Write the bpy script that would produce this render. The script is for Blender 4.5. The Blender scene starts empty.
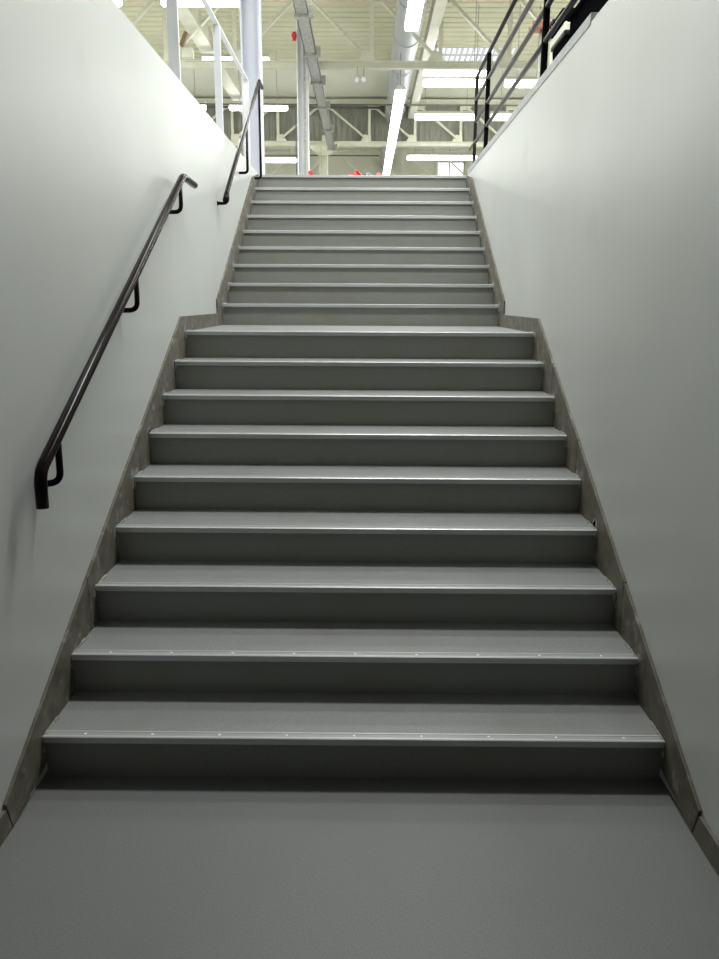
import bpy, bmesh, math, random
from mathutils import Vector, Matrix
random.seed(7)
C = bpy.context.scene.collection

# ------------------------------------------------------------------ geometry helpers
def new(): return bmesh.new()

def add_box(bm, x0, x1, y0, y1, z0, z1, mi=0, rot=None, piv=None):
    vs = [bm.verts.new((x, y, z)) for x in (x0, x1) for y in (y0, y1) for z in (z0, z1)]
    fs = [(0,1,3,2),(4,6,7,5),(0,4,5,1),(2,3,7,6),(0,2,6,4),(1,5,7,3)]
    for f in fs:
        g = bm.faces.new([vs[i] for i in f]); g.material_index = mi
    if rot is not None:
        bmesh.ops.rotate(bm, verts=vs, cent=piv or Vector(((x0+x1)/2,(y0+y1)/2,(z0+z1)/2)), matrix=rot)
    return vs

def add_prism_x(bm, poly, x0, x1, mi=0):           # polygon given in (y, z), pushed along x
    a = [bm.verts.new((x0, y, z)) for y, z in poly]; b = [bm.verts.new((x1, y, z)) for y, z in poly]
    n = len(poly)
    fs = [bm.faces.new(a[::-1]), bm.faces.new(b)]
    for i in range(n): fs.append(bm.faces.new((a[i], a[(i+1)%n], b[(i+1)%n], b[i])))
    for f in fs: f.material_index = mi

def add_prism_y(bm, poly, y0, y1, mi=0):           # polygon given in (x, z), pushed along y
    a = [bm.verts.new((x, y0, z)) for x, z in poly]; b = [bm.verts.new((x, y1, z)) for x, z in poly]
    n = len(poly)
    fs = [bm.faces.new(a[::-1]), bm.faces.new(b)]
    for i in range(n): fs.append(bm.faces.new((a[i], a[(i+1)%n], b[(i+1)%n], b[i])))
    for f in fs: f.material_index = mi

def fillet(pts, r, n=6):
    pts = [Vector(p) for p in pts]; out = [pts[0]]
    for i in range(1, len(pts)-1):
        p, a, b = pts[i], pts[i-1], pts[i+1]
        d1 = (a-p); d2 = (b-p)
        rr = min(r, d1.length*.48, d2.length*.48)
        s, e = p+d1.normalized()*rr, p+d2.normalized()*rr
        for k in range(n+1):
            t = k/n; out.append(s*(1-t)**2+p*2*t*(1-t)+e*t*t)
    out.append(pts[-1]); return out

def add_tube(bm, pts, r, seg=14, mi=0, caps=True):
    pts = [Vector(p) for p in pts]; rings = []
    t0 = (pts[1]-pts[0]).normalized()
    up = Vector((0,0,1)) if abs(t0.z) < .9 else Vector((1,0,0))
    n = (up - t0*up.dot(t0)).normalized(); prev = t0
    for i, p in enumerate(pts):
        if i == 0: t = t0
        elif i == len(pts)-1: t = (pts[-1]-pts[-2]).normalized()
        else: t = ((pts[i+1]-p).normalized()+(p-pts[i-1]).normalized()).normalized()
        q = prev.rotation_difference(t); n = q @ n; n = (n-t*n.dot(t)).normalized(); prev = t
        b = t.cross(n)
        rad = r[i] if isinstance(r, (list, tuple)) else r
        rings.append([bm.verts.new(p+(n*math.cos(a)+b*math.sin(a))*rad) for a in (2*math.pi*k/seg for k in range(seg))])
    for i in range(len(rings)-1):
        for k in range(seg):
            f = bm.faces.new((rings[i][k], rings[i][(k+1)%seg], rings[i+1][(k+1)%seg], rings[i+1][k])); f.smooth = True; f.material_index = mi
    if caps:
        for f in (bm.faces.new(rings[0][::-1]), bm.faces.new(rings[-1])): f.material_index = mi

def add_bar(bm, a, b, w, h, mi=0, upv=(0,0,1)):     # rectangular bar from a to b, w across, h along up
    a, b = Vector(a), Vector(b); t = (b-a).normalized(); up = Vector(upv)
    if abs(t.dot(up)) > .99: up = Vector((0,1,0))
    s = t.cross(up).normalized(); u = s.cross(t).normalized()
    vs = []
    for p in (a, b):
        for i, j in ((-1,-1),(1,-1),(1,1),(-1,1)): vs.append(bm.verts.new(p+s*w/2*i+u*h/2*j))
    for f in ((3,2,1,0),(4,5,6,7),(0,1,5,4),(1,2,6,5),(2,3,7,6),(3,0,4,7)):
        bm.faces.new([vs[i] for i in f]).material_index = mi

def obj(name, bm, mats, parent=None, bevel=0, seg=2):
    bmesh.ops.recalc_face_normals(bm, faces=bm.faces)
    me = bpy.data.meshes.new(name); bm.to_mesh(me); bm.free()
    for m in (mats if isinstance(mats, (list, tuple)) else [mats]): me.materials.append(m)
    o = bpy.data.objects.new(name, me); C.objects.link(o)
    if parent:
        o.parent = parent; o.matrix_parent_inverse = parent_inv(parent)
    if bevel:
        b = o.modifiers.new('bevel', 'BEVEL'); b.width = bevel; b.segments = seg; b.limit_method = 'ANGLE'
    return o

def world_mat(o):
    m = Matrix.Translation(o.location) @ o.rotation_euler.to_matrix().to_4x4()
    return (world_mat(o.parent) @ o.matrix_parent_inverse @ m) if o.parent else m
def parent_inv(p): return world_mat(p).inverted()

def thing(name, label, cat, loc=(0,0,0), group=None):
    o = bpy.data.objects.new(name, None); C.objects.link(o); o.empty_display_size = .1
    o.location = loc; o['label'] = label; o['category'] = cat
    if group: o['group'] = group
    return o

def tag(o, label, cat, group=None):
    o['label'] = label; o['category'] = cat
    if group: o['group'] = group
    return o

def struct(name, bm, m, bevel=0, label=None):
    o = obj(name, bm, m, bevel=bevel); o['kind'] = 'structure'
    if label: o['label'] = label
    return o

def dup(root, dloc, label, group):
    r = root.copy(); C.objects.link(r); r.location = root.location + Vector(dloc); r['label'] = label
    if group: r['group'] = group
    for ch in [o for o in C.objects if o.parent == root]:
        c = ch.copy(); C.objects.link(c); c.parent = r
        for g in [o for o in C.objects if o.parent == ch]:
            d = g.copy(); C.objects.link(d); d.parent = c
    return r

# ------------------------------------------------------------------ materials
def mat(name, col, rough=.6, metal=0, spec=.5):
    m = bpy.data.materials.new(name); m.use_nodes = True
    b = m.node_tree.nodes['Principled BSDF']
    b.inputs['Base Color'].default_value = (*col, 1); b.inputs['Roughness'].default_value = rough
    b.inputs['Metallic'].default_value = metal; b.inputs['Specular IOR Level'].default_value = spec
    return m

def noisy(name, c1, c2, scale=5, rough=.6, detail=4, bump=0, bscale=None, lo=.3, hi=.7, metal=0, spec=.5, stretch=(1,1,1), third=None):
    m = mat(name, c1, rough, metal, spec); nt = m.node_tree; N = nt.nodes; L = nt.links
    b = N['Principled BSDF']
    tc = N.new('ShaderNodeTexCoord'); mp = N.new('ShaderNodeMapping'); mp.inputs['Scale'].default_value = stretch
    L.new(tc.outputs['Object'], mp.inputs[0])
    n = N.new('ShaderNodeTexNoise'); n.inputs['Scale'].default_value = scale; n.inputs['Detail'].default_value = detail
    L.new(mp.outputs[0], n.inputs[0])
    r = N.new('ShaderNodeValToRGB'); r.color_ramp.elements[0].position = lo; r.color_ramp.elements[1].position = hi
    r.color_ramp.elements[0].color = (*c1, 1); r.color_ramp.elements[1].color = (*c2, 1)
    L.new(n.outputs[0], r.inputs[0])
    out = r.outputs[0]
    if third:                                       # (colour, scale, lo, hi) patches over the base
        c3, s3, l3, h3 = third
        n3 = N.new('ShaderNodeTexNoise'); n3.inputs['Scale'].default_value = s3; n3.inputs['Detail'].default_value = 5
        L.new(tc.outputs['Object'], n3.inputs[0])
        r3 = N.new('ShaderNodeValToRGB'); r3.color_ramp.elements[0].position = l3; r3.color_ramp.elements[1].position = h3
        L.new(n3.outputs[0], r3.inputs[0])
        mx = N.new('ShaderNodeMix'); mx.data_type = 'RGBA'
        L.new(r3.outputs[0], mx.inputs['Factor']); L.new(out, mx.inputs[6]); mx.inputs[7].default_value = (*c3, 1)
        out = mx.outputs[2]
    L.new(out, b.inputs['Base Color'])
    if bump:
        nb = N.new('ShaderNodeTexNoise'); nb.inputs['Scale'].default_value = bscale or scale*4; nb.inputs['Detail'].default_value = 3
        L.new(tc.outputs['Object'], nb.inputs[0])
        bp = N.new('ShaderNodeBump'); bp.inputs['Strength'].default_value = bump; bp.inputs['Distance'].default_value = .004
        L.new(nb.outputs[0], bp.inputs['Height']); L.new(bp.outputs[0], b.inputs['Normal'])
    return m

def emit(name, col, s):
    m = bpy.data.materials.new(name); m.use_nodes = True; nt = m.node_tree; nt.nodes.clear()
    e = nt.nodes.new('ShaderNodeEmission'); e.inputs[0].default_value = (*col, 1); e.inputs[1].default_value = s
    o = nt.nodes.new('ShaderNodeOutputMaterial'); nt.links.new(e.outputs[0], o.inputs[0]); return m

M_wall = noisy('wall_paint', (.535,.547,.53), (.58,.59,.578), .8, .38, 3, bump=.12, bscale=9, lo=.35, hi=.65, third=((.49,.50,.475), 1.7, .66, .85))
M_floor = noisy('speckled_vinyl', (.125,.127,.128), (.195,.198,.20), 260, .55, 2, lo=.32, hi=.68, third=((.15,.149,.141), 2.2, .5, .75))
M_tread = noisy('tread_vinyl', (.20,.204,.205), (.285,.29,.29), 220, .45, 2, lo=.3, hi=.7, third=((.225,.221,.212), 3, .5, .75))
M_riser = noisy('riser_vinyl', (.215,.217,.20), (.28,.283,.265), 200, .42, 2, third=((.235,.235,.20), 3.5, .5, .72))
M_nose = noisy('brushed_aluminium', (.50,.505,.51), (.60,.605,.61), 40, .38, 3, metal=.35, stretch=(.05,1,1))
M_noseg = mat('nosing_groove', (.34,.345,.345), .5, .2)
M_screw = mat('screw_steel', (.9,.9,.9), .35, .1)
M_skirt = noisy('stone_skirting', (.085,.076,.058), (.165,.150,.120), 14, .6, 6, bump=.3, bscale=60, third=((.27,.265,.245), 17, .58, .74))
M_rail = mat('dark_bronze_paint', (.013,.007,.009), .14, spec=.07)
M_guard = mat('dark_guard_paint', (.030,.025,.027), .35, spec=.15)
M_black = mat('black_paint', (.006,.006,.007), .7, spec=0)
M_white = noisy('white_steel_paint', (.74,.75,.78), (.80,.81,.83), 6, .4)
M_lilac = noisy('pale_lilac_steel_paint', (.60,.61,.69), (.66,.67,.74), 4, .4)
M_cream = noisy('cream_steel_paint', (.62,.62,.51), (.72,.71,.60), 5, .5)
M_ceil = noisy('cream_roof_sheet', (.55,.54,.385), (.63,.62,.46), 1.2, .55, 3)
M_ceil2 = noisy('pale_roof_board', (.66,.66,.555), (.70,.70,.60), 1.5, .6, 3)
M_clad = noisy('grey_cladding', (.20,.205,.17), (.30,.30,.25), 9, .6, 4, stretch=(3,1,.3))
M_upfl = noisy('upper_floor_vinyl', (.33,.33,.33), (.40,.40,.40), 60, .5, 3)
M_conc = noisy('grey_concrete_edge', (.36,.37,.38), (.50,.51,.52), 30, .7, 5)
M_duct = noisy('galvanised_duct', (.44,.46,.50), (.56,.58,.62), 3, .4, 3, metal=.15)
M_tray = noisy('dusty_tray_steel', (.28,.28,.26), (.46,.46,.42), 20, .55, 4, metal=.3)
M_pipe = mat('dark_pipe', (.10,.10,.085), .5)
M_lamp = emit('lit_fluorescent_tube', (.985,1.0,.96), 16)
M_sky = emit('daylit_pane', (.95,.98,1.0), 3)
M_rib = emit('daylit_ribbed_sheet', (.95,.98,1.0), 1)
_n = M_rib.node_tree; _tc = _n.nodes.new('ShaderNodeTexCoord'); _mp = _n.nodes.new('ShaderNodeMapping'); _mp.inputs['Scale'].default_value = (2.6, 1.1, 0)
_ns = _n.nodes.new('ShaderNodeTexNoise'); _ns.inputs['Scale'].default_value = 3.5; _ns.inputs['Detail'].default_value = 3
_wv = _n.nodes.new('ShaderNodeTexWave'); _wv.inputs['Scale'].default_value = .95; _wv.inputs['Distortion'].default_value = 1.2
_r = _n.nodes.new('ShaderNodeMapRange'); _r.inputs[3].default_value = .62; _r.inputs[4].default_value = 1.35
_n.links.new(_tc.outputs['Object'], _mp.inputs[0]); _n.links.new(_mp.outputs[0], _wv.inputs[0]); _n.links.new(_wv.outputs[1], _r.inputs[0])
_n.links.new(_r.outputs[0], [x for x in _n.nodes if x.type == 'EMISSION'][0].inputs[1])
M_house = mat('lamp_housing', (.62,.62,.58), .5)
M_red = mat('red_plastic', (.62,.03,.045), .45)
M_pink = mat('pink_red_cloth', (.72,.16,.20), .7)
M_grey = noisy('blue_grey_cloth', (.16,.18,.21), (.24,.26,.30), 20, .8)
M_brown = mat('brown_board', (.20,.13,.07), .6)
M_seal = noisy('dried_sealant', (.14,.138,.125), (.34,.345,.335), 45, .6, 4, bump=.6, bscale=120)

# ------------------------------------------------------------------ dimensions
T, D, T2, R1, R2 = .3161, 1.356, .2977, .17, .1698
ZU = 9*R1+9*R2
YT = 8*T+D+8*T2
W = 1.137            # half width between the skirtings
XW = 1.15            # wall faces
YO = .12            # where the stairwell opening begins above
YB = -6.0

# ------------------------------------------------------------------ setting: stairwell
b = new(); add_box(b, -XW, XW, YB, .35, -.12, 0); struct('floor', b, M_floor)
b = new(); add_box(b, -XW-.2, -XW, YB, YT+.06, -.12, 3.085); struct('wall_left', b, M_wall)
b = new(); add_box(b, XW, XW+.2, YB, YT+.06, -.12, 3.085); struct('wall_right', b, M_wall)
b = new(); add_box(b, -XW-.2, XW+.2, YB-.2, YB, -.12, 2.85); struct('wall_back', b, M_wall)
b = new(); add_box(b, -XW, XW, YB, YO, 2.80, 2.85); struct('ceiling', b, M_wall)
# upper floor around the well, as one slab with a hole
b = new()
add_box(b, -9, -XW-.2, YB-3, 27, 2.85, ZU); add_box(b, XW+.2, 9, YB-3, 27, 2.85, ZU)
add_box(b, -XW-.2, XW+.2, YT+.06, 27, 2.85, ZU); add_box(b, -XW-.2, XW+.2, YB-3, YB-.2, 2.85, ZU)
add_box(b, -XW-.2, XW+.2, YB-.2, YO, 2.85, ZU)
struct('floor.001', b, M_upfl)
# grey steel/concrete kerb along the right edge of the well
b = new(); add_box(b, XW-.004, XW+.075, 1.72, YT+.02, 3.07, 3.128); struct('trim_1', b, M_conc, .004)

def skirt(side):
    b = new(); s = side
    def slab(poly):
        x0, x1 = (W, XW) if s > 0 else (-XW, -W)
        add_prism_x(b, poly, x0, x1)
    g = .0015
    slab([(YB, .0), (-1.35-g, .0), (-1.35-g, .092), (YB, .092)])
    slab([(-1.35+g, .0), (-.27-g, 0), (-.27-g-.03, .092), (-1.35+g, .092)])
    top = lambda y: .272+.5525*y
    cuts = [-.27, .55, 1.38, 2.0, 2.45]
    for i in range(len(cuts)-1):
        a, c = cuts[i]+g*2, cuts[i+1]-g
        bot = lambda y: max(-.0, top(y)-.42)
        a2 = a-.03 if i == 0 else a
        slab([(a, bot(a)), (c, bot(c)), (c, top(c)), (a2, top(a2))])
    slab([(2.45+g, 1.2), (3.05-g, 1.2), (3.05-g, 1.626), (2.45+g, 1.626)])
    slab([(3.05+g, 1.2), (3.68, 1.2), (3.68, 1.626), (3.05+g, 1.626)])
    top2 = lambda y: 1.70+.5703*(y-3.885)+.15
    cuts = [3.68, 4.4, 5.15, 5.85, YT+.05]
    for i in range(len(cuts)-1):
        a, c = cuts[i]+g, cuts[i+1]-g
        slab([(a, top2(a)-.45), (c, top2(c)-.45), (c, min(top2(c), 3.075)), (a, min(top2(a), 3.075))])
    return struct('baseboard_left' if s < 0 else 'baseboard_right', b, M_skirt, .0015)
skirt(-1); skirt(1)

# ------------------------------------------------------------------ staircase
stairs = thing('staircase', 'grey vinyl staircase rising in two flights with metal-edged steps between plain walls', 'stairs', (0,0,0))
def tread_at(i):         # (y of nosing edge, z of tread)
    return (i*T, (i+1)*R1) if i < 9 else (8*T+D+(i-9)*T2, 9*R1+(i-8)*R2)
OV = .018
for i in range(18):
    y, z = tread_at(i); zprev = tread_at(i-1)[1] if i else 0
    yn = tread_at(i+1)[0] if i < 17 else y+.08
    b = new(); add_box(b, -W, W, y+OV, y+OV+.012, zprev, z-.018)
    obj('riser', b, M_riser, stairs)
    b = new(); add_box(b, -W, W, y+.004, yn+OV+.011, z-.018, z-.0005)
    tr = obj('landing' if i == 8 else 'tread', b, M_tread, stairs)
    # nosing: ribbed strip folded over the edge
    b = new()
    prof = [(y-.001, z-.023), (y+.0045, z-.023), (y+.0045, z-.001), (y+.044, z-.001), (y+.044, z+.0015), (y+.040, z+.0028), (y+.034, z+.0028), (y+.033, z+.0012),
            (y+.012, z+.0012), (y+.011, z+.0028), (y+.003, z+.003), (y-.001, z+.0005)]
    add_prism_x(b, prof, -W+.001, W-.001)
    b.faces.ensure_lookup_table()
    for f in b.faces:
        c = f.calc_center_median()
        if abs(c.y-(y+.0225)) < .002 and c.z > z+.0005: f.material_index = 1
    if i < 2:
        for k in range(9):
            xx = -W+.15+k*.2475
            bmesh.ops.create_cone(b, cap_ends=True, segments=10, radius1=.006, radius2=.0045, depth=.002, matrix=Matrix.Translation((xx, y+.0225, z+.0022)))
        b.faces.ensure_lookup_table()
        for f in b.faces:
            c = f.calc_center_median()
            if len(f.verts) in (4, 10) and max(v.co.x for v in f.verts)-min(v.co.x for v in f.verts) < .02 and c.z > z+.0012 and abs(c.x) < W-.05: f.material_index = 2
    obj('nosing', b, [M_nose, M_noseg, M_screw], tr)
    # crumbly sealant where the nosing meets the skirting
    for s in (-1, 1):
        b = new(); rr = random.Random(i*7+s)
        pts = [Vector((s*(W-.003), y+.006-.002*k, z-.012-k*.012)) for k in range(5)]
        pts = [Vector((s*(W-.004), y+.14-k*.02, z+.001)) for k in range(7)]+pts
        add_tube(b, pts, [rr.uniform(.003, .009) for _ in pts], 6)
        # smears of it on the skirting beside the nosing
        for q in range(3):
            cy, cz = y+rr.uniform(-.02, .08), z+rr.uniform(-.07, .02); ra = rr.uniform(.018, .035)
            ring = [(cy+ra*rr.uniform(.55, 1.2)*math.cos(a*.7), cz+ra*1.2*rr.uniform(.5, 1.1)*math.sin(a*.7)) for a in range(9)]
            x0, x1 = (W-.0012, W+.001) if s > 0 else (-W-.001, -W+.0012)
            add_prism_x(b, ring, x0, x1)
        obj('sealant', b, M_seal, stairs)

# ------------------------------------------------------------------ handrails
def j_bracket(parent, x, y, z, drop, wallx, name='bracket', r=.0125, rise=0):
    b = new()
    p = fillet([(x, y, z), (x, y-.005, z-drop), (wallx, y-.03, z-drop-.002)], .055)
    add_tube(b, p, r, 12)
    br = obj(name, b, M_rail, parent)
    b = new(); add_tube(b, [(wallx, y-.03, z-drop-.002), (wallx+.004, y-.03, z-drop-.002)], .019, 18)
    obj('wall_plate', b, M_rail, br)

h1 = thing('handrail', 'dark bronze tube handrail along the lower left wall above the first flight', 'handrail', (-1.07, 0.04, 1.14))
b = new()
path = fillet([(-1.07, .035, 1.03), (-1.07, .04, 1.155), (-1.07, 2.38, 2.455), (-1.07, 2.70, 2.45)], .045, 8)
add_tube(b, path, .0215, 20); obj('rail', b, M_rail, h1)
for y in (.21, 1.29, 2.30):
    z = 1.155+(y-.04)*.5556-.015
    j_bracket(h1, -1.07, y, z, .155, -XW)

h2 = thing('handrail', 'dark bronze tube handrail on the left wall beside the upper flight', 'handrail', (-1.07, 3.85, 2.5))
b = new()
path = fillet([(-1.07, 3.80, 2.49), (-1.07, 3.86, 2.545), (-1.07, 6.03, 3.935), (-1.07, 6.25, 3.92)], .03, 6)
add_tube(b, path, .019, 16); obj('rail', b, M_rail, h2)
j_bracket(h2, -1.07, 3.93, 2.575, .09, -XW)
for y, zt, zb in ((5.05, 3.29, 2.89), (6.0, 3.90, 2.985)):
    b = new(); add_tube(b, fillet([(-1.07, y, zt), (-1.07, y, zb), (-XW, y, zb)], .035), .0125, 12)
    obj('support', b, M_rail, h2)

# right guard rail, dark, on the upper floor
g = thing('guard_railing', 'dark four-bar guard railing along the right edge of the stairwell', 'railing', (1.2, 3.5, ZU))
for z in (3.38, 3.585, 3.80):
    b = new(); add_tube(b, [(1.2, -.1, z), (1.2, 6.55 if z == 3.38 else 6.2, z)], .018, 12); obj('rail', b, M_guard, g)
b = new(); add_tube(b, fillet([(1.2, -.1, 4.03), (1.2, 6.2, 4.03), (1.2, 6.2, ZU+.07)], .05), .018, 14); obj('rail', b, M_guard, g)
for y in (.55, 2.99, 5.41):
    b = new(); add_box(b, 1.182, 1.218, y-.022, y+.022, 3.128, 4.02)
    add_box(b, 1.16, 1.222, y-.04, y+.04, 3.128, 3.134); obj('post', b, M_black, g, .002)

# left guard rail, white
g = thing('guard_railing', 'white one-rail guard railing along the left edge of the stairwell', 'railing', (-1.24, 3.5, ZU))
for y, w in ((1.35, .07), (2.95, .072), (4.52, .06), (6.12, .055)):
    b = new(); add_box(b, -1.2-w/2-.02, -1.2+w/2-.02, y-.012, y+.012, 3.085, 3.965); add_box(b, -1.285, -1.16, y-.03, y+.03, 3.085, 3.092)
    obj('post', b, M_white, g, .002)
b = new(); add_box(b, -1.24, -1.20, -.1, 6.15, 3.965, 3.985); obj('rail', b, M_white, g, .004)

# ------------------------------------------------------------------ hall shell
b = new()                                           # ribbed roof, falling away from the stair
zc = lambda y: 7.05+.15*(19.5-y)
def ribbed(y0, y1, x0, x1, pitch=.25, h=.022):
    y = y0; prof = []
    while y < y1-1e-4:
        ye = min(y+pitch, y1)
        prof += [(y, zc(y)+h), (y+(ye-y)*.62, zc(y+(ye-y)*.62)+h), (y+(ye-y)*.70, zc(y+(ye-y)*.70)), (y+(ye-y)*.92, zc(y+(ye-y)*.92))]
        y = ye
    prof.append((y1, zc(y1)+h))
    lo = [[b.verts.new((x, yy, zz)) for yy, zz in prof] for x in (x0, x1)]
    for k in range(len(prof)-1): b.faces.new((lo[0][k], lo[0][k+1], lo[1][k+1], lo[1][k]))
    hi = [b.verts.new((x, yy, zc(yy)+.12)) for x, yy in ((x0, y0), (x1, y0), (x1, y1), (x0, y1))]
    b.faces.new(hi)
ribbed(-9, 16.8, -9, 9, .2); ribbed(16.8, 17.55, -9, 1.62, .2); ribbed(16.8, 17.55, 3.5, 9, .2)
struct('ceiling.001', b, M_ceil)
b = new(); add_prism_x(b, [(17.55, zc(17.55)), (19.6, zc(19.6)), (19.6, zc(19.6)+.1), (17.55, zc(17.55)+.1)], -9, 9); struct('ceiling.002', b, M_ceil2)
b = new(); add_box(b, -9, 9, 19.6, 27.2, 7.9, 8.0); struct('ceiling.003', b, M_ceil2)
b = new()                                           # grey upright cladding behind the second truss
x = -9
while x < 9:
    add_box(b, x, x+.11, 19.62, 19.66, 5.95, 7.05); add_box(b, x+.11, x+.15, 19.64, 19.66, 5.95, 7.05); x += .15
add_box(b, -9, 9, 19.66, 19.70, 5.95, 7.9); struct('wall_front', b, M_clad)
b = new(); add_box(b, -9.2, -9, -9, 27.2, 2.85, 12); struct('wall_left.001', b, M_ceil2)
b = new(); add_box(b, 9, 9.2, -9, 27.2, 2.85, 12); struct('wall_right.001', b, M_ceil2)
b = new(); add_box(b, -9.2, 9.2, -9.2, -9, 2.85, 12); struct('wall_back.001', b, M_ceil2)
b = new(); add_box(b, -9, 2.62, 27, 27.2, 2.85, 8); add_box(b, 3.66, 9, 27, 27.2, 2.85, 8); add_box(b, 2.62, 3.66, 27, 27.2, 2.85, 5.4); add_box(b, 2.62, 3.66, 27, 27.2, 6.72, 8)
struct('wall_front.001', b, M_ceil2)
# roof light in the ribbed roof, corrugated translucent sheet
b = new(); x = 1.62
while x < 3.5:
    x1 = min(x+.165, 3.5)
    add_prism_y(b, [(x, 0), (x+.10, 0), (x1, .05), (x1, .06), (x+.10, .012), (x, .012)], 0, .76); x = x1
for v in b.verts: v.co.y += 16.8; v.co.z += zc(v.co.y)+.03
w1 = struct('window_1', b, M_rib)
b = new()
for y in (16.8, 17.18, 17.54): add_box(b, 1.62, 3.5, y-.012, y+.012, zc(y)-.01, zc(y)+.03)
obj('glazing_bar', b, M_house, w1)
b = new(); add_box(b, 2.62, 3.66, 27.1, 27.12, 5.4, 6.72); w2 = struct('window_2', b, M_sky)
b = new()
for x in (2.63, 3.12, 3.65): add_box(b, x-.025, x+.025, 27.0, 27.08, 5.4, 6.72)
for z in (5.42, 6.05, 6.70): add_box(b, 2.62, 3.66, 27.0, 27.08, z-.025, z+.025)
obj('window_frame', b, M_house, w2)

# ------------------------------------------------------------------ roof trusses
def truss(y, label, name='roof_truss', zt=7.0):
    t = thing(name, label, 'truss', (0, y, 5.82), 'roof trusses across the hall')
    zb = 5.88
    for nm, z0, z1 in (('bottom_chord', 5.82, 5.94), ('top_chord', zt-.06, zt+.06)):
        b = new(); add_box(b, -8.9, 8.9, y-.01, y+.01, z0, z1); add_box(b, -8.9, 8.9, y-.06, y+.06, z0, z0+.015); add_box(b, -8.9, 8.9, y-.06, y+.06, z1-.015, z1)
        obj(nm, b, M_cream, t)
    x0 = -1.10; p = 1.235
    for k in range(-6, 9):
        x = x0+k*p
        if abs(x) > 8.8: continue
        if k != 0:
            b = new(); add_bar(b, (x, y-.02, zb+.05), (x, y-.02, zt-.05), .07, .05); obj('upright', b, M_cream, t)
        s = 1 if k > 0 else -1                       # web members fall away from the column line
        if k != 0:
            xt = x-s*p
            b = new(); add_bar(b, (xt+s*.12, y-.03, zt-.12), (x-s*.1, y-.03, zb+.14), .05, .085, upv=(0,1,0)); obj('diagonal', b, M_cream, t)
        b = new()
        add_prism_y(b, [(x-s*.24, zb+.05), (x+s*.05, zb+.05), (x+s*.04, zb+.20), (x-s*.13, zb+.24)], y-.05, y-.04)
        obj('gusset', b, M_cream, t)
        b = new(); add_prism_y(b, [(x-s*.04, zt-.05), (x+s*.34, zt-.05), (x+s*.20, zt-.20), (x-s*.04, zt-.20)], y-.05, y-.04)
        obj('gusset', b, M_cream, t)
    return t
truss(12.5, 'cream lattice roof truss nearest the stairs, crossing above the hall', zt=7.08)
truss(19.5, 'cream lattice roof truss in front of the grey upright cladding', zt=6.93)
truss(26.3, 'farthest cream roof truss, in front of the end wall window')

def long_beam(x, z0, z1, w, y0, y1, label):
    b = new(); add_box(b, x-w/2, x+w/2, y0, y1, z0, z1)
    return tag(obj('roof_beam', b, M_cream), label, 'beam', 'lengthwise roof beams')
long_beam(-3.06, 6.44, 6.70, .27, -8.9, 19.4, 'cream lengthwise roof beam up left, over the white posts')
long_beam(1.26, 6.50, 6.74, .19, -8.9, 19.4, 'cream lengthwise roof beam right of the round grey duct')
# columns
def column(x, y, z0, z1, w, m, label, cap=False, flip=False):
    t = thing('steel_column', label, 'column', (x, y, z0))
    b = new(); add_box(b, x-w/2, x-w/2+.022, y-w/2, y+w/2, z0+.02, z1); add_box(b, x+w/2-.022, x+w/2, y-w/2, y+w/2, z0+.02, z1)
    add_box(b, x-w/2+.022, x+w/2-.022, y-.01, y+.01, z0+.02, z1)
    obj('shaft', b, m, t, .002)
    b = new(); add_box(b, x-w/2-.04, x+w/2+.04, y-w/2-.04, y+w/2+.04, z0, z0+.02)
    for sx in (-1, 1):
        for sy in (-1, 1): bmesh.ops.create_cone(b, cap_ends=True, segments=6, radius1=.014, radius2=.014, depth=.03, matrix=Matrix.Translation((x+sx*(w/2+.015), y+sy*(w/2+.015), z0+.035)))
    obj('base_plate', b, m, t)
    if cap:
        b = new(); add_prism_y(b, [(x-.45, 5.82), (x+.45, 5.82), (x+.14, 5.55), (x-.14, 5.55)], y-.07, y-.055); obj('capital', b, m, t)
    return t
column(-1.268, 6.95, ZU, 8.9, .215, M_lilac, 'tall pale lilac steel column beside the top of the stairs, tallest and nearest')
c1 = column(-1.10, 12.3, ZU, 6.5, .20, M_white, 'white steel column beyond the top step, red alarm bell high on it')
column(-1.10, 19.4, ZU, 5.82, .22, M_cream, 'slim cream steel column under the farther truss, flared at its head', True)
# grey front face of the first column: sheet trunking
b = new(); add_box(b, -1.10+.02, -1.10+.06, 12.16, 12.19, ZU+.02, 6.3); obj('conduit', b, M_tray, c1)
b = new(); add_box(b, -1.235, -1.215, 12.2, 12.23, ZU+.6, 5.1); obj('conduit', b, M_pipe, c1)

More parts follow.
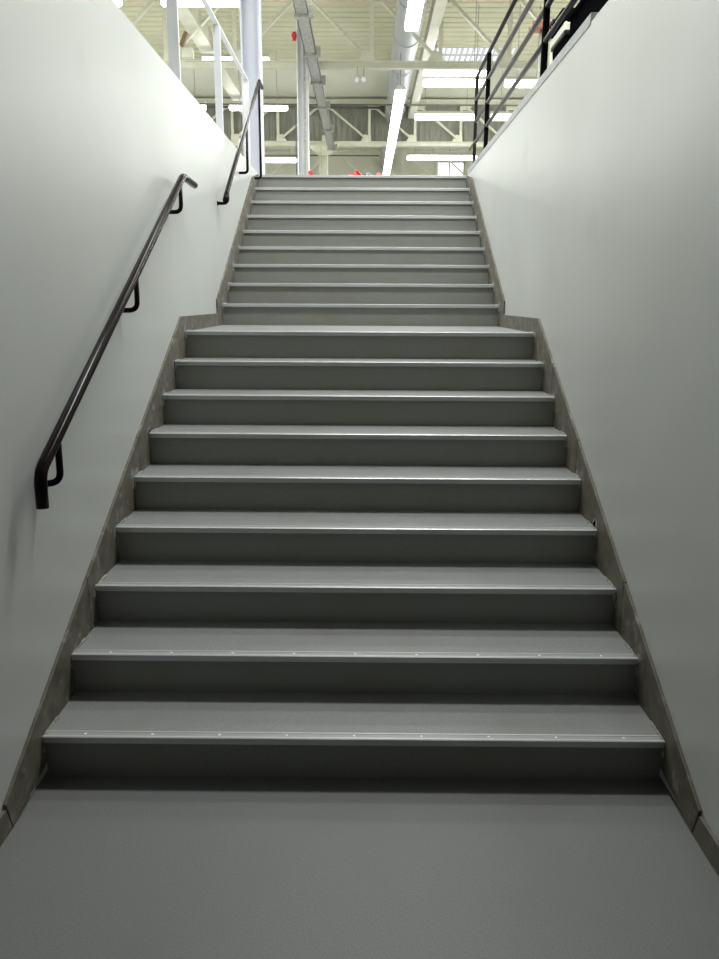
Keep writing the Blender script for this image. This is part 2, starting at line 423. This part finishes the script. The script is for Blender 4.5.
# ------------------------------------------------------------------ lamps
def lamp_y(x, y0, y1, label, w=.22, z=5.6):
    t = thing('strip_light', label, 'light', (x, (y0+y1)/2, z), 'lengthwise row of strip lights')
    b = new(); add_prism_y(b, [(x-w*.5, z+.05), (x+w*.5, z+.05), (x+w*.25, z+.13), (x-w*.25, z+.13)], y0, y1); obj('housing', b, M_house, t)
    b = new(); add_prism_y(b, [(x-w*.46, z+.048), (x-w*.42, z), (x+w*.42, z), (x+w*.46, z+.048)], y0+.02, y1-.02); obj('diffuser', b, M_lamp, t)
    for yy in (y0+.3, y1-.3):
        b = new(); add_box(b, x-.006, x+.006, yy-.006, yy+.006, z+.13, 6.358); obj('hanger', b, M_tray, t)
    return t
def lamp_x(x0, x1, y, label, z=6.2, w=.13):
    t = thing('strip_light', label, 'light', ((x0+x1)/2, y, z), 'crosswise strip lights')
    b = new(); add_prism_x(b, [(y-w*.7, z+.07), (y+w*.7, z+.07), (y+w*.4, z+.14), (y-w*.4, z+.14)], x0, x1); obj('housing', b, M_house, t)
    b = new(); add_tube(b, [(x0+.0, y, z), (x0+.03, y, z), (x1-.03, y, z), (x1, y, z)], [w*.3, w*.5, w*.5, w*.3], 12)
    obj('tube', b, M_lamp, t)
    for x in (x0+.25, x1-.25):
        b = new(); add_box(b, x-.006, x+.006, y-.006, y+.006, z+.14, (zc(y)+.02 if y < 19.6 else 7.9)); obj('hanger', b, M_tray, t)
    return t
lamp_y(.70, 8.55, 9.85, 'glowing strip light at the top of the photo, nearest of the lengthwise row')
lamp_y(.70, 13.18, 15.1, 'glowing strip light in the lengthwise row, first beyond the nearer truss')
lamp_y(.70, 15.14, 17.06, 'glowing strip light in the lengthwise row, second beyond the nearer truss')
lamp_y(.70, 17.1, 19.02, 'glowing strip light in the lengthwise row, third beyond the nearer truss')
lamp_y(.70, 19.06, 20.98, 'glowing strip light in the lengthwise row, fourth beyond the nearer truss')
lamp_y(.70, 21.02, 22.95, 'farthest glowing strip light of the lengthwise row, just over the top step')
lamp_x(-3.13, -1.88, 10.5, 'strip light at the very top left, across the near white post')
lamp_x(-4.75, -3.75, 10.5, 'strip light cut off by the left wall at the very top left')
lamp_x(-3.13, -1.83, 13.5, 'crosswise strip light at left, just over the near truss chord')
lamp_x(-3.22, -1.83, 17.0, 'crosswise strip light at left, behind the lilac column')
lamp_x(-5.2, -3.78, 17.0, 'crosswise strip light at left, mostly hidden by the left wall top')
lamp_x(-4.1, -2.2, 23.9, 'farthest crosswise strip light at left, low above the top step')
lamp_x(1.18, 2.45, 14.1, 'crosswise strip light at right directly under the bright roof light')
lamp_x(1.25, 2.62, 15.0, 'crosswise strip light at right, second below the bright roof light', z=6.22)
lamp_x(2.98, 3.9, 15.0, 'crosswise strip light seen through the dark guard railing bars', z=6.22)
lamp_x(1.26, 2.80, 17.9, 'crosswise strip light at right in front of the cladding')
lamp_x(3.15, 4.5, 17.9, 'crosswise strip light beside the right wall top, in front of the cladding')
lamp_x(1.37, 2.45, 23.35, 'left one of the two farthest strip lights at right')
lamp_x(2.47, 3.6, 23.35, 'right one of the two farthest strip lights at right')
# unseen fill lights: lamps presumed over the stair, others added to brighten the hall
def area(x, y, z, sx, sy, e):
    l = bpy.data.lights.new('hall_fill_light', 'AREA'); l.shape = 'RECTANGLE'; l.size = sx; l.size_y = sy; l.energy = e; l.color = (.97, 1, .975)
    o = bpy.data.objects.new('hall_fill_light', l); o.location = (x, y, z); C.objects.link(o)
for x, y, e in ((.8, 4.5, 85), (.8, 2.4, 215), (-3, 4.5, 125), (3.6, 4.5, 35), (.8, 7.8, 85), (-3.2, 8, 130), (3.6, 8, 45), (-5.5, 9, 360), (5.5, 9, 360), (-6, 14, 400), (6, 14, 400), (-4, 22, 320), (5, 22, 320)):
    area(x, y, 6.15, 2.4, .5, e)
w = bpy.data.worlds.new('world'); bpy.context.scene.world = w; w.use_nodes = True
w.node_tree.nodes['Background'].inputs[0].default_value = (.8, .85, .9, 1); w.node_tree.nodes['Background'].inputs[1].default_value = .6

# ------------------------------------------------------------------ services
b = new(); add_tube(b, [(.80, -8.9, 6.62), (.80, 26.9, 6.62)], .25, 24)
for k in range(18):
    y = -7+k*1.83; add_tube(b, [(.80, y, 6.62), (.80, y+.03, 6.62)], .262, 24)
tag(obj('ventilation_duct', b, M_duct), 'round blue-grey ventilation duct running away above the lengthwise strip lights', 'duct')
t = thing('cable_tray', 'grey cable tray running away beside the white column', 'cable tray', (-.86, 5, 5.6))
b = new(); add_box(b, -.95, -.77, -8, 18.9, 5.6, 5.61); add_box(b, -.95, -.94, -8, 18.9, 5.6, 5.68); add_box(b, -.78, -.77, -8, 18.9, 5.6, 5.68); obj('tray', b, M_tray, t)
b = new(); rr = random.Random(3)
for k in range(5):
    x = -.93+k*.033; add_tube(b, [(x+rr.uniform(-.01,.01), -8+j*1.5, 5.625+rr.uniform(0,.03)) for j in range(19)], .012, 6)
obj('cable_bundle', b, M_pipe, t)
for y in (7.4, 9.2, 10.9, 12.5, 14.3, 16.4, 18.6):
    b = new(); add_box(b, -.97, -.75, y-.02, y+.02, 5.56, 5.6)
    if y == 12.5: add_box(b, -.965, -.95, y-.015, y+.015, 5.56, 5.82)
    add_box(b, -.77, -.70, y-.05, y+.05, 5.56, 5.70); obj('bracket', b, M_tray, t)
b = new(); add_tube(b, [(-9.01, 19.2, 6.72), (.50, 19.2, 6.72)], .028, 8)
tag(obj('service_pipe', b, M_pipe), 'thin dark pipe crossing in front of the grey cladding', 'pipe')
b = new(); add_tube(b, [(-9.01, 15.7, 5.97), (9.01, 15.7, 5.97)], .02, 8)
tag(obj('service_pipe', b, M_pipe), 'thin dark pipe crossing between the trusses near the strip lights', 'pipe')
b = new(); add_tube(b, [(-9.01, 25.4, 6.62), (.50, 25.4, 6.62)], .02, 8)
tag(obj('service_pipe', b, M_pipe), 'thin pipe crossing low in front of the end wall', 'pipe')
t = thing('twin_spotlight', 'pair of small white spotlights hanging under the nearer truss', 'light', (-.1, 12.4, 5.6))
b = new(); add_box(b, -.13, -.115, 12.39, 12.41, 5.62, 5.82); add_box(b, -.015, 0, 12.39, 12.41, 5.62, 5.82); obj('bracket', b, M_tray, t)
for x in (-.13, -.01):
    b = new(); add_tube(b, [(x, 12.45, 5.66), (x, 12.36, 5.62), (x, 12.3, 5.59)], [.02, .035, .042], 12); obj('lamp_head', b, M_white, t)
# brown board and box on the truss at left
b = new(); add_bar(b, (-3.25, 12.3, 6.12), (-3.15, 12.3, 6.34), .10, .07); tag(obj('wooden_board', b, M_brown), 'short brown board leaning on the nearer truss at left', 'board')
b = new(); add_box(b, -3.26, -3.06, 12.3, 12.45, 5.945, 6.11); tag(obj('junction_box', b, M_cream, bevel=.01), 'cream box sitting on the nearer truss chord at left', 'box')
# alarm bell, extinguisher on the white column
t = thing('alarm_bell', 'small round red alarm bell high on the white column', 'alarm', (-1.24, 12.2, 6.25))
b = new(); add_tube(b, [(-1.235, 12.2, 6.26), (-1.235, 12.16, 6.26), (-1.235, 12.13, 6.26)], [.045, .045, .025], 16); obj('gong', b, M_red, t)
b = new(); add_box(b, -1.265, -1.20, 12.2, 12.24, 6.19, 6.33); obj('back_box', b, M_red, t)
t = thing('fire_alarm_point', 'small red call point with a black horn beneath on the white column', 'alarm', (-.96, 12.2, 3.9))
b = new(); add_box(b, -1.0, -.93, 12.14, 12.20, 3.93, 4.03); obj('call_point', b, M_red, t, .008)
b = new(); add_tube(b, [(-.96, 12.20, 3.83), (-.96, 12.14, 3.83), (-.96, 12.09, 3.83)], [.03, .04, .06], 12); obj('horn', b, M_black, t)

# ------------------------------------------------------------------ things on the upper floor beyond the top step
t = thing('trolley', 'low flat grey trolley beyond the top step, carrying the red bundles', 'trolley', (-.02, 9.0, ZU))
b = new(); add_box(b, -.42, .36, 8.8, 9.4, ZU+.30, ZU+.335); obj('platform', b, M_grey, t, .01)
for x in (-.36, .30):
    for y in (8.88, 9.32):
        b = new(); add_box(b, x-.012, x+.012, y-.012, y+.012, ZU+.05, ZU+.30); add_tube(b, [(x-.02, y, ZU+.06), (x+.02, y, ZU+.06)], .06, 16); obj('caster', b, M_black, t)
def bundle(x, y, sx, sy, sz, m, seed, label, peak=(0,0)):
    b = new(); bmesh.ops.create_icosphere(b, subdivisions=3, radius=1)
    rr = random.Random(seed); ks = [(rr.uniform(2,6), rr.uniform(2,6), rr.uniform(0,6)) for _ in range(5)]
    for v in b.verts:
        d = 1+.10*sum(math.sin(k[0]*v.co.x+k[1]*v.co.z+k[2]) for k in ks)
        c = v.co*d; hx = max(0, 1-abs(c.x-peak[0])*2.2)*peak[1]
        zz = max(c.z, -.75)
        v.co = Vector((x+c.x*sx, y+c.y*sy, ZU+.335+(zz+.75)*sz+(hx if zz > 0 else 0)))
    for f in b.faces: f.smooth = False
    return tag(obj('cloth_bundle', b, m), label, 'bundle')
bundle(-.13, 9.0, .115, .18, .055, M_red, 1, 'bright red peaked bundle beyond the top step, leftmost on the trolley', (.35, .07))
bundle(.055, 9.0, .05, .15, .065, M_grey, 2, 'blue-grey bundle between the two red bundles on the trolley')
bundle(.215, 9.02, .08, .15, .055, M_pink, 3, 'pinkish red bundle with a dark top beyond the top step, rightmost on the trolley', (0,.02))

# dark equipment behind the right guard railing
t = thing('equipment_cabinet', 'low black cabinet standing right behind the dark guard railing, nearest the viewer', 'cabinet', (1.6, 2.2, ZU))
b = new(); add_box(b, 1.36, 1.85, 1.0, 3.02, ZU+.04, ZU+.45); obj('body', b, M_black, t, .01)
b = new(); add_box(b, 1.345, 1.87, .98, 3.03, ZU+.45, ZU+.475); obj('lid', b, M_black, t, .004)
b = new(); add_box(b, 1.40, 1.82, 1.05, 2.97, ZU, ZU+.04); obj('plinth', b, M_pipe, t)
t = thing('waste_bin', 'black bin beyond the low black cabinet, behind the dark guard railing', 'bin', (1.65, 3.6, ZU))
b = new(); add_prism_y(b, [(1.48, ZU), (1.80, ZU), (1.85, ZU+.50), (1.43, ZU+.50)], 3.42, 3.80); obj('body', b, M_black, t, .01)
b = new(); add_box(b, 1.42, 1.86, 3.41, 3.81, ZU+.50, ZU+.53); obj('rim', b, M_guard, t, .006)
b = new(); add_box(b, 1.62, 2.05, 4.25, 4.75, ZU, ZU+.86)
tag(obj('storage_box', b, M_cream, bevel=.015), 'tall pale cream box behind the dark guard railing, black case lying on it', 'box')
t = thing('tool_case', 'flat blue-black case lying on the pale cream box', 'case', (1.8, 4.5, ZU+.86))
b = new(); add_box(b, 1.60, 2.0, 4.28, 4.72, ZU+.865, ZU+.97); obj('body', b, M_black, t, .02)
b = new(); add_tube(b, fillet([(1.595, 4.42, ZU+.92), (1.565, 4.42, ZU+.92), (1.565, 4.58, ZU+.92), (1.595, 4.58, ZU+.92)], .015), .008, 8); obj('handle', b, M_guard, t)
t = thing('tripod_stand', 'grey tripod stand with a red tray on top behind the dark guard railing', 'stand', (1.92, 6.55, ZU))
b = new(); add_tube(b, [(1.92, 6.55, ZU+.4), (1.92, 6.55, ZU+1.52)], .018, 10); obj('pole', b, M_tray, t)
for k in range(3):
    a = k*2.094+.4; b = new(); add_tube(b, [(1.92, 6.55, ZU+.75), (1.92+.3*math.cos(a), 6.55+.3*math.sin(a), ZU+.01)], .012, 8); obj('leg', b, M_tray, t)
b = new(); add_box(b, 1.80, 2.0, 6.45, 6.65, ZU+1.52, ZU+1.54); add_box(b, 1.80, 2.0, 6.45, 6.46, ZU+1.54, ZU+1.575); add_box(b, 1.80, 2.0, 6.64, 6.65, ZU+1.54, ZU+1.575)
obj('tray', b, mat('dull_red_paint', (.42,.15,.12), .6), t)

# ------------------------------------------------------------------ camera
cam = bpy.data.cameras.new('camera'); co = bpy.data.objects.new('camera', cam); C.objects.link(co)
cam.sensor_fit = 'VERTICAL'; cam.sensor_height = 36; cam.lens = 750.013/959*36
pi_, ya, ro = -.2336, .0052, -.0052
Rz = Matrix.Rotation(ya, 3, 'Z'); Rx = Matrix.Rotation(pi_, 3, 'X'); Ry = Matrix.Rotation(ro, 3, 'Y')
Mr = Rz @ Rx @ Ry
right, fwd, up = Mr.col[0], Mr.col[1], Mr.col[2]
mw = Matrix.Identity(4)
for i in range(3): mw[i][0], mw[i][1], mw[i][2] = right[i], up[i], -fwd[i]
mw[0][3], mw[1][3], mw[2][3] = .0314, -2.4428, 1.7277
co.matrix_world = mw; cam.clip_start = .05; cam.clip_end = 200
S = bpy.context.scene; S.camera = co
S.view_settings.view_transform = 'Standard'; S.view_settings.look = 'None'; S.view_settings.gamma = 1; S.view_settings.exposure = 0
S.cycles.max_bounces = 10; S.cycles.diffuse_bounces = 6
